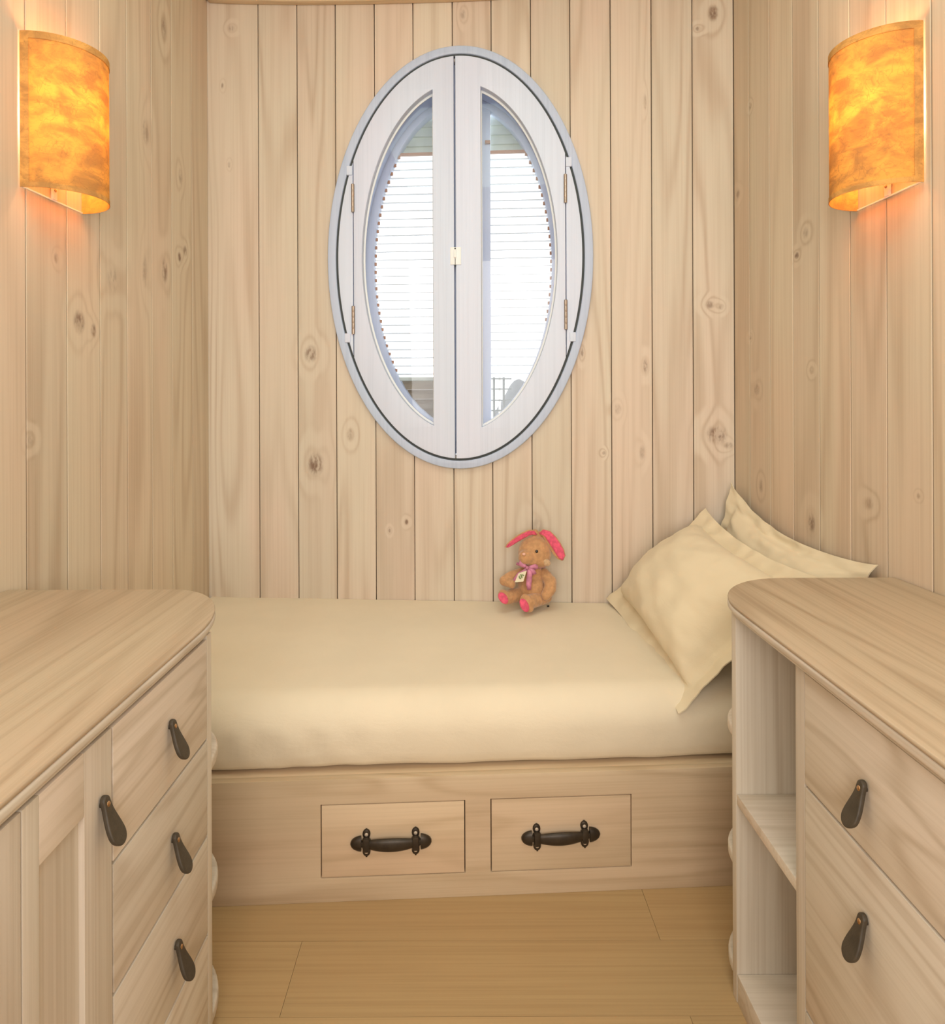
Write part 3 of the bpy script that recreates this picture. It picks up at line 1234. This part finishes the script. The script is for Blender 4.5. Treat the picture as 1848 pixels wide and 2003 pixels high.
wl = lambda D: left_wall_x(D) + .003
LB_(boxes((wl(YE - .02), XL - .0005, YE - .021, YE, 0.0, TZ0 - .001), bev=.001), 'end_panel', M_CABZ)
LB_(boxes((wl(.30), XL - .024, .30, YE - .022, 0.0, TZ0 - .001)), 'carcass', M_BATTEN)
LB_(face_box(XL - .0005, 1, .022, .921, 1.2665, 0.0, .049), 'plinth', M_CABY)
zs = [(.610, .7995), (.426, .6075), (.239, .4235), (.052, .2365)]
for i, (z0, z1) in enumerate(zs):
    dr = LB_(face_box(XL, 1, .022, .9245 + GAP, 1.2665 - GAP, z0 + GAP, z1 - GAP), 'drawer', M_CABY)
    tab(dr, 1, 0, 1.102 + i * .010 - .9, z1 - .075 - i * .003)


def door(y0, y1, z0, z1, sl, sr, rail, x, out, parent_fn, hand=None):
    """framed door: stiles, rails and a recessed panel as its own pieces"""
    d = parent_fn(face_box(x - out * .008, out, .012, y0 + sl - .006, y1 - sr + .006, z0 + rail - .006, z1 - rail + .006, 0), 'door', M_CABZ)
    for nm, a, b, c, e, mm in (('stile', y0 + GAP, y0 + sl, z0, z1, M_CABZ), ('stile', y1 - sr, y1 - GAP, z0, z1, M_CABZ),
                               ('rail', y0 + sl + .0002, y1 - sr - .0002, z1 - rail, z1, M_CABY), ('rail', y0 + sl + .0002, y1 - sr - .0002, z0, z0 + rail, M_CABY)):
        me = face_box(x, out, .022, a, b, c, e, .0015)
        off = d.parent.matrix_world.translation
        for v in me.vertices:
            v.co -= off
        part(nm, me, mm, d)
    return d


bpy.context.view_layer.update()
dl = door(.733, .923, .052, .7995, .031, .068, .082, XL, 1, LB_)
tab(dl, 1, 0, .893 - .9, .722)
dl2 = door(.45, .7335, .052, .7995, .06, .06, .082, XL, 1, LB_)
LB_(face_box(XL - .0005, 1, .022, .45, .919, 0.0, .049), 'plinth', M_CABY)
# rounded corner shelves beyond the end panel
for z in (.052, .288, .545):
    me = flat([rounded_plan(XL - .002, -1 * -1, YE + .0005, YE + .006, 1.462, wl(YE) + .004, wl(1.46) + .004, .17)[::-1]], .026, .006,
              lambda x, y, zz, z=z: (x, y, z + zz))
    LB_(me, 'corner_shelf', M_CABX)

def worktop(out, xf, x0, yo, plan, label):
    """thick pine top with a rounded nose and a thinner moulding under it"""
    me = flat([rounded_plan(*plan(xf))], .0070, .003, lambda x, y, z: (x - x0, y - yo, z + TZ1 - .0035), res=3)
    w = link('worktop', me, M_TOP, None, 40)
    w.location = (x0, yo, 0)
    tag(w, label, 'worktop', 'pine worktops either side of the aisle')
    me = flat([rounded_plan(*plan(xf + out * .0005))], .0145, .005, lambda x, y, z: (x - x0, y - yo, z + TZ1 - .0143), res=3)
    part('edge_moulding', me, M_CABY, w)
    me = flat([rounded_plan(*plan(xf - out * .004))], .0052, .002, lambda x, y, z: (x - x0, y - yo, z + TZ0 + .0026), res=2)
    part('under_lip', me, M_CABY, w)
    return w


worktop(1, XL + .006, XL, .9, lambda x: (x, 1, .28, 1.222, 1.487 - (XL + .006 - x), left_wall_x(.28) + .004, left_wall_x(1.482) + .004, .172),
        'pine worktop with rounded far corner on the left drawer cabinet')

# ---- right cabinet: faces -x at XR
XR, YE2 = 0.565, 1.400
cr = empty('shelf_cabinet', Matrix.Translation((XR, 1.0, 0)),
           'limed pine cabinet with open shelf niche and deep drawers, right of the aisle', 'cabinet')


def RB_(me, name, mat, parent=None, smooth=35):
    o = part(name, me, mat, parent or cr, smooth)
    for v in me.vertices:
        v.co -= Vector((XR, 1.0, 0))
    return o


wr = lambda D: right_wall_x(D) - .003
RB_(boxes((XR, wr(YE2) - .003, YE2 - .021, YE2, 0.0, TZ0 - .001), bev=.0015), 'end_panel', M_CABZ)
RB_(boxes((XR, .95, 1.103, 1.1317, 0.0, TZ0 - .001), bev=.0015), 'divider', M_CABZ)
RB_(boxes((XR + .024, .95, .30, 1.1025, 0.0, TZ0 - .001)), 'carcass', M_BATTEN)
RB_(boxes((.93, .95, 1.132, YE2 - .0215, 0.0, TZ0 - .001)), 'niche_back', M_CABZ)
RB_(boxes((XR + .001, .929, 1.1322, YE2 - .0215, .412, .433), bev=.0015), 'shelf', M_CABX)
RB_(boxes((XR + .001, .929, 1.1322, YE2 - .0215, .0, .059), bev=.0015), 'niche_floor', M_CABX)
RB_(face_box(XR + .0005, -1, .022, .30, 1.1025, 0.0, .049), 'plinth', M_CABY)
for (z0, z1, hz) in ((.613, .7995, .716), (.240, .6105, .529), (.052, .2375, .155)):
    dr = RB_(face_box(XR, -1, .022, .765 + GAP, 1.1025 - GAP, z0 + GAP, z1 - GAP), 'drawer', M_CABY)
    tab(dr, -1, 0, .933 - 1.0, hz)
RB_(face_box(XR, -1, .022, .30, .763, .052, .7985), 'near_panel', M_CABZ)
for z in (.052, .283, .552):
    me = flat([rounded_plan(XR + .002, -1, YE2 + .0005, YE2 + .006, 1.545, wr(YE2) - .004, wr(1.545) - .004, .17)[::-1]], .026, .006,
              lambda x, y, zz, z=z: (x, y, z + zz))
    RB_(me, 'corner_shelf', M_CABX)
worktop(-1, XR - .014, XR, 1.0, lambda x: (x, -1, .28, 1.335, 1.563 - (x - XR + .014), right_wall_x(.28) - .004, right_wall_x(1.561) - .004, .20),
        'pine worktop with rounded far corner on the right shelf cabinet')


# ------------------------------------------------------------------ wall sconces
def sconce(fr, xc, z0, hc, dep, ht, label):
    m = fr.m @ Matrix.Translation((xc, 0, z0))
    s = empty('wall_sconce', m, label, 'lamp', 'paper sconces on the side walls')
    NA, NZ = 40, 24

    def P(a, r=0.0):
        return (hc + r) * math.cos(a), -(dep + r) * math.sin(a) - .002
    # shade: open half-oval sleeve
    bm = bmesh.new()
    g = [[bm.verts.new((*P(math.pi * i / NA), ht * j / NZ)) for j in range(NZ + 1)] for i in range(NA + 1)]
    for i in range(NA):
        for j in range(NZ):
            bm.faces.new((g[i][j], g[i][j + 1], g[i + 1][j + 1], g[i + 1][j]))
    sh = part('shade', to_mesh(bm), M_PAPER, s, 60)
    # folded hems at top, bottom and both upright edges
    bm = bmesh.new()

    def strip(i0, i1, za, zb, r=.0012):
        pa = None
        for i in range(i0, i1 + 1):
            a = math.pi * i / 80
            q = [bm.verts.new((*P(a, r), za)), bm.verts.new((*P(a, r), zb))]
            if pa:
                bm.faces.new((pa[0], pa[1], q[1], q[0]))
            pa = q
    strip(0, 80, ht - .017, ht)
    strip(0, 80, 0, .012)
    strip(0, 4, .012, ht - .017)
    strip(76, 80, .012, ht - .017)
    part('hem', to_mesh(bm), M_HEM, sh, 60)
    # white wire frame against the wall, strap with its screw
    part('lower_bar', boxes((-hc, hc, -.006, -.002, 0, .004), bev=.001), M_WHITE, s)
    part('upper_bar', boxes((-hc, hc, -.006, -.002, ht - .004, ht), bev=.001), M_WHITE, s)
    br = part('bracket', boxes((-.008, .008, -.008, -.001, .004, .11), bev=.001), M_WHITE, s)
    bm = bmesh.new()
    lathe_z(bm, [(.004, 0), (.0035, .002), (.001, .0028)], 12, m=Matrix.Translation((0, -.008, .026)) @ Matrix.Rotation(math.pi / 2, 4, 'X'))
    part('screw', to_mesh(bm), M_STEEL, br, 50)
    bm = bmesh.new()
    lathe_z(bm, [(.014, .085), (.021, .088), (.021, .14), (.013, .145)], 16, m=Matrix.Translation((0, -.05, 0)))
    box(bm, -.008, .008, -.045, -.002, .095, .108)
    part('lamp_holder', to_mesh(bm), M_WHITE, s, 40)
    bm = bmesh.new()
    lathe_z(bm, [(.010, .145), (.014, .165), (.021, .19), (.023, .21), (.020, .235), (.010, .25)], 20, m=Matrix.Translation((0, -.05, 0)))
    part('bulb', to_mesh(bm), M_BULB, s, 60)
    return s


# from the photograph: chord ends on the wall and the lower rim
a0, a1 = FL.loc(38, 360), FL.loc(158, 416)
sconce(FL, (a0[0] + a1[0]) / 2, 1.749, abs(a1[0] - a0[0]) / 2, .128, .361, 'orange glowing paper half-round sconce on the left plank wall')
a0, a1 = FR.loc(1680, 418), FR.loc(1808, 358)
sconce(FR, (a0[0] + a1[0]) / 2, 1.731, abs(a1[0] - a0[0]) / 2, .128, .357, 'orange glowing paper half-round sconce on the right plank wall')

# ------------------------------------------------------------------ plush rabbit
M_FUR = plain('tan_plush', (0.60, 0.335, 0.165), 0.95, spec=0.1, var=0.13, scale=70, bump=0.7, bscale=420, sheen=0.5)
M_CREAM = plain('cream_plush', (0.66, 0.45, 0.27), 0.95, spec=0.1, var=0.2, scale=120, bump=0.8, bscale=420, sheen=0.4)
M_PINK = plain('pink_plush', (0.82, 0.125, 0.215), 0.9, spec=0.1, var=0.18, scale=90, bump=0.5, bscale=400, sheen=0.3)
M_NOSE = plain('pale_pink_nose', (0.85, 0.50, 0.38), 0.6)
M_EYE = plain('black_bead', (0.006, 0.005, 0.004), 0.12, spec=0.7)
M_RIB = plain('lilac_pink_ribbon', (0.62, 0.23, 0.36), 0.45, var=0.25, scale=60)
M_TAG = plain('cream_card', (0.82, 0.74, 0.55), 0.6)
M_LEAF = plain('green_print', (0.20, 0.28, 0.11), 0.7)

RD0 = 2.37
rab = empty('plush_rabbit', Matrix.Translation((0.235, 2.36, 0.515)),
            'tan plush rabbit with pink ears, soles and ribbon sitting on the bed', 'toy')
ro = Vector((0.235, 2.36, 0.515))
S = RD0 / F


def rq(px, py, D):
    return at(px, py, D) - ro


def rot_from(a, b):
    """rotation taking z to the direction a->b"""
    return (Vector(b) - Vector(a)).to_track_quat('Z', 'Y').to_matrix()


def limb(bm, a, b, ra, rb, n=5):
    a, b = Vector(a), Vector(b)
    for i in range(n + 1):
        u = i / n
        r = ra + (rb - ra) * u
        ellipsoid(bm, a.lerp(b, u), (r, r, r), seg=14)


def fuse(bm, name, parent, it=9, vox=.0028):
    """one soft continuous skin over the blobs in bm"""
    me = to_mesh(bm)
    tmp = bpy.data.objects.new('t', me)
    COL.objects.link(tmp)
    rm = tmp.modifiers.new('r', 'REMESH')
    rm.mode = 'VOXEL'
    rm.voxel_size = vox
    sm = tmp.modifiers.new('s', 'SMOOTH')
    sm.factor = .5
    sm.iterations = it
    me2 = bpy.data.meshes.new_from_object(tmp.evaluated_get(bpy.context.evaluated_depsgraph_get()))
    bpy.data.objects.remove(tmp)
    for v in me2.vertices:
        v.co += v.normal.copy() * (.0007 * noise.noise(v.co * 260) + .0012 * noise.noise(v.co * 70))
        if v.co.z < .002:
            v.co.z = .002
    return link(name, me2, M_FUR, parent, 180)


bm = bmesh.new()
head_c = rq(1046, 1080, 2.365)
ellipsoid(bm, head_c, (.060, .056, .059))
muz = rq(1029, 1090, 2.322)
ellipsoid(bm, muz, (.028, .030, .026))
ellipsoid(bm, rq(1056, 1096, 2.345), (.032, .030, .026))
ellipsoid(bm, rq(1040, 1097, 2.33), (.024, .024, .02))
ellipsoid(bm, rq(1040, 1136, 2.38), (.050, .048, .058))          # trunk
ellipsoid(bm, rq(1041, 1150, 2.365), (.052, .052, .048))
limb(bm, rq(1040, 1108, 2.375), rq(1040, 1120, 2.375), .034, .04, 3)  # neck
ellipsoid(bm, rq(1047, 1044, 2.37), (.012, .01, .018))                 # tuft between the ears
ellipsoid(bm, rq(1058, 1046, 2.375), (.015, .012, .014))
fuse(bm, 'body', rab)
for pts in ((( (1022, 1120, 2.365), .018), ((1002, 1127, 2.345), .020), ((986, 1136, 2.335), .018), ((1000, 1142, 2.315), .016)),
            (((1064, 1122, 2.365), .020), ((1076, 1138, 2.335), .023), ((1076, 1151, 2.320), .022), ((1068, 1164, 2.312), .019))):
    bm = bmesh.new()
    for (a, ra), (b, rb_) in zip(pts, pts[1:]):
        limb(bm, rq(*a), rq(*b), ra, rb_)
    fuse(bm, 'arm', rab, 5)
for pts, foot, fr_, fa in (((((1018, 1162, 2.36), .026), ((994, 1168, 2.325), .025)), (987, 1168, 2.312), (.021, .018, .029), -35),
                           (((1066, 1168, 2.355), .024), ((1036, 1177, 2.295), .026)) and ((((1066, 1168, 2.355), .024), ((1036, 1177, 2.295), .026)), (1031, 1180, 2.28), (.022, .019, .034), -25)):
    bm = bmesh.new()
    for (a, ra), (b, rb_) in zip(pts, pts[1:]):
        limb(bm, rq(*a), rq(*b), ra, rb_)
    ellipsoid(bm, rq(*foot), fr_, Matrix.Rotation(math.radians(fa), 3, 'Y'))
    fuse(bm, 'leg', rab, 5)
# lighter whiskery cheek
bm = bmesh.new()
ellipsoid(bm, rq(1066, 1099, 2.3265), (.021, .010, .013), Matrix.Rotation(math.radians(25), 3, 'Y'))
part('cheek', to_mesh(bm), M_CREAM, rab, 60)


def ear(path, widths, shift, thick, face):
    """flat ear following PATH; FACE points out of its pink side"""
    bm, bi = bmesh.new(), bmesh.new()
    face = Vector(face).normalized()
    n = len(path)
    ring, ri = [], []
    for i, p in enumerate(path):
        d = (path[min(i + 1, n - 1)] - path[max(i - 1, 0)]).normalized()
        w = d.cross(face).normalized()
        f = w.cross(d).normalized() * (1 if w.cross(d).dot(face) > 0 else -1)
        r = widths[i]
        ring.append([bm.verts.new(p + w * r * math.cos(a) + f * thick * math.sin(a) * (1 if math.sin(a) < 0 else .5))
                     for a in [2 * math.pi * k / 16 for k in range(16)]])
        q = r * .72 if 0 < i < n - 1 else r * .3
        ri.append([bi.verts.new(p + w * (q * c + shift * r) + f * (thick * .5 + .0008 - .0012 * (1 - abs(c)) + .0006)) for c in (-1, -.5, 0, .5, 1)])
    for A, B in zip(ring, ring[1:]):
        for k in range(16):
            bm.faces.new((A[k], A[(k + 1) % 16], B[(k + 1) % 16], B[k]))
    bm.faces.new(ring[0])
    bm.faces.new(ring[-1])
    for A, B in zip(ri, ri[1:]):
        for k in range(4):
            bi.faces.new((A[k], A[k + 1], B[k + 1], B[k]))
    e = part('ear', to_mesh(bm), M_FUR, rab, 80)
    me_i = to_mesh(bi)
    inn = part('inner_ear', me_i, M_PINK, e, 80)
    so = inn.modifiers.new('thick', 'SOLIDIFY')
    so.thickness = .002
    so.offset = 0
    return e


EAR_SHIFT = -0.16
pl_ = [(1049, 1045), (1043, 1041), (1034, 1042), (1022, 1048), (1010, 1055), (1000, 1062), (992, 1068), (989, 1070)]
ear([rq(x, y, 2.36 - .004 * i) for i, (x, y) in enumerate(pl_)], [.007, .010, .0115, .0125, .012, .0105, .0075, .002], 0.0, .005, (.12, -1, -.25))
pr_ = [(1056, 1044), (1062, 1042), (1070, 1046), (1078, 1056), (1086, 1068), (1093, 1080), (1098, 1090), (1100, 1096)]
ear([rq(x, y, 2.36 - .005 * i) for i, (x, y) in enumerate(pr_)], [.008, .013, .018, .021, .022, .021, .016, .004], EAR_SHIFT, .006, (-.25, -1, .1))
bm = bmesh.new()
ellipsoid(bm, rq(1049.6, 1078.6, 2.3105), (.0052, .004, .0056), seg=14)
part('eye', to_mesh(bm), M_EYE, rab, 80)
bm = bmesh.new()
ellipsoid(bm, rq(1024.5, 1084, 2.2935), (.006, .004, .0048), seg=14)
part('nose', to_mesh(bm), M_NOSE, rab, 80)
for (px, py, D, r, ang) in ((984, 1170, 2.288, (.0145, .005, .0225), -38), (1025.5, 1184, 2.257, (.0145, .005, .0245), -28)):
    bm = bmesh.new()
    ellipsoid(bm, rq(px, py, D), r, Matrix.Rotation(math.radians(ang), 3, 'Y') @ Matrix.Rotation(math.radians(18), 3, 'Z'))
    part('foot_pad', to_mesh(bm), M_PINK, rab, 80)
# ribbon: collar, two loops, two tails
bm = bmesh.new()


def ribbon(pts, w, D0, d1):
    prev = None
    n = len(pts)
    for i, (px, py) in enumerate(pts):
        D = D0 + (d1 - D0) * i / (n - 1)
        p = rq(px, py, D)
        a = rq(*pts[max(i - 1, 0)], D)
        b = rq(*pts[min(i + 1, n - 1)], D)
        d = (b - a).normalized()
        s = Vector((-d.z, 0, d.x)) * (w[i] if isinstance(w, list) else w)
        q = [bm.verts.new(p - s), bm.verts.new(p + Vector((0, -.003 * (i % 2), 0))), bm.verts.new(p + s)]
        if prev:
            for k in range(2):
                bm.faces.new((prev[k], prev[k + 1], q[k + 1], q[k]))
        prev = q


ribbon([(1010, 1102), (1020, 1106), (1032, 1109), (1044, 1110), (1056, 1109), (1066, 1107)], .005, 2.335, 2.335)
ribbon([(1031, 1111), (1024, 1106), (1018, 1101), (1015, 1100)], [.004, .008, .011, .009], 2.302, 2.31)
ribbon([(1031, 1111), (1039, 1110), (1047, 1109), (1052, 1109)], [.004, .008, .010, .006], 2.302, 2.31)
ribbon([(1031, 1111), (1025, 1118), (1016, 1124), (1008, 1134), (1005, 1142)], [.004, .007, .009, .008, .003], 2.300, 2.315)
ribbon([(1031, 1111), (1036, 1120), (1035, 1132), (1034, 1144), (1035, 1154)], [.004, .009, .010, .009, .007], 2.300, 2.296)
ribbon([(1034, 1112), (1042, 1117), (1045, 1124)], [.004, .008, .009], 2.300, 2.302)
rb = link('ribbon_bow', to_mesh(bm), M_RIB, rab, 80)
so = rb.modifiers.new('thick', 'SOLIDIFY')
so.thickness = .0012
bm = bmesh.new()
ellipsoid(bm, rq(1031, 1110.5, 2.297), (.006, .005, .006), seg=12)
part('ribbon_knot', to_mesh(bm), M_RIB, rab, 80)
tagpts = [(1006.5, 1139), (1023.5, 1137.5), (1030, 1116), (1014, 1121.5)]
bm = bmesh.new()
vs = [bm.verts.new(rq(x, y, 2.29 + (.004 if i > 1 else 0))) for i, (x, y) in enumerate(tagpts)]
bm.faces.new(vs)
ex = bmesh.ops.extrude_face_region(bm, geom=list(bm.faces))
for v in [g for g in ex['geom'] if isinstance(g, bmesh.types.BMVert)]:
    v.co.y += .001
tg = link('swing_tag', to_mesh(bm), M_TAG, rab)
bm = bmesh.new()
for (x, y, r, a) in ((1017, 1131, 3.0, 40), (1020, 1128, 3.2, 70), (1023, 1125, 2.6, 30), (1019, 1124.5, 2.4, 10), (1015.5, 1128, 2.2, 100)):
    ellipsoid(bm, rq(x, y, 2.2895), (r * S, .0006, r * S * .45), Matrix.Rotation(math.radians(a), 3, 'Y'), seg=10)
part('leaf_print', to_mesh(bm), M_LEAF, tg, 60)
bm = bmesh.new()
c = rq(1072, 1179, 2.37)  # small dark block low beside the rabbit
box(bm, c.x - .005, c.x + .004, c.y - .003, c.y + .003, .001, .007, bev=.001)
part('dark_speck', to_mesh(bm), M_EYE, rab)
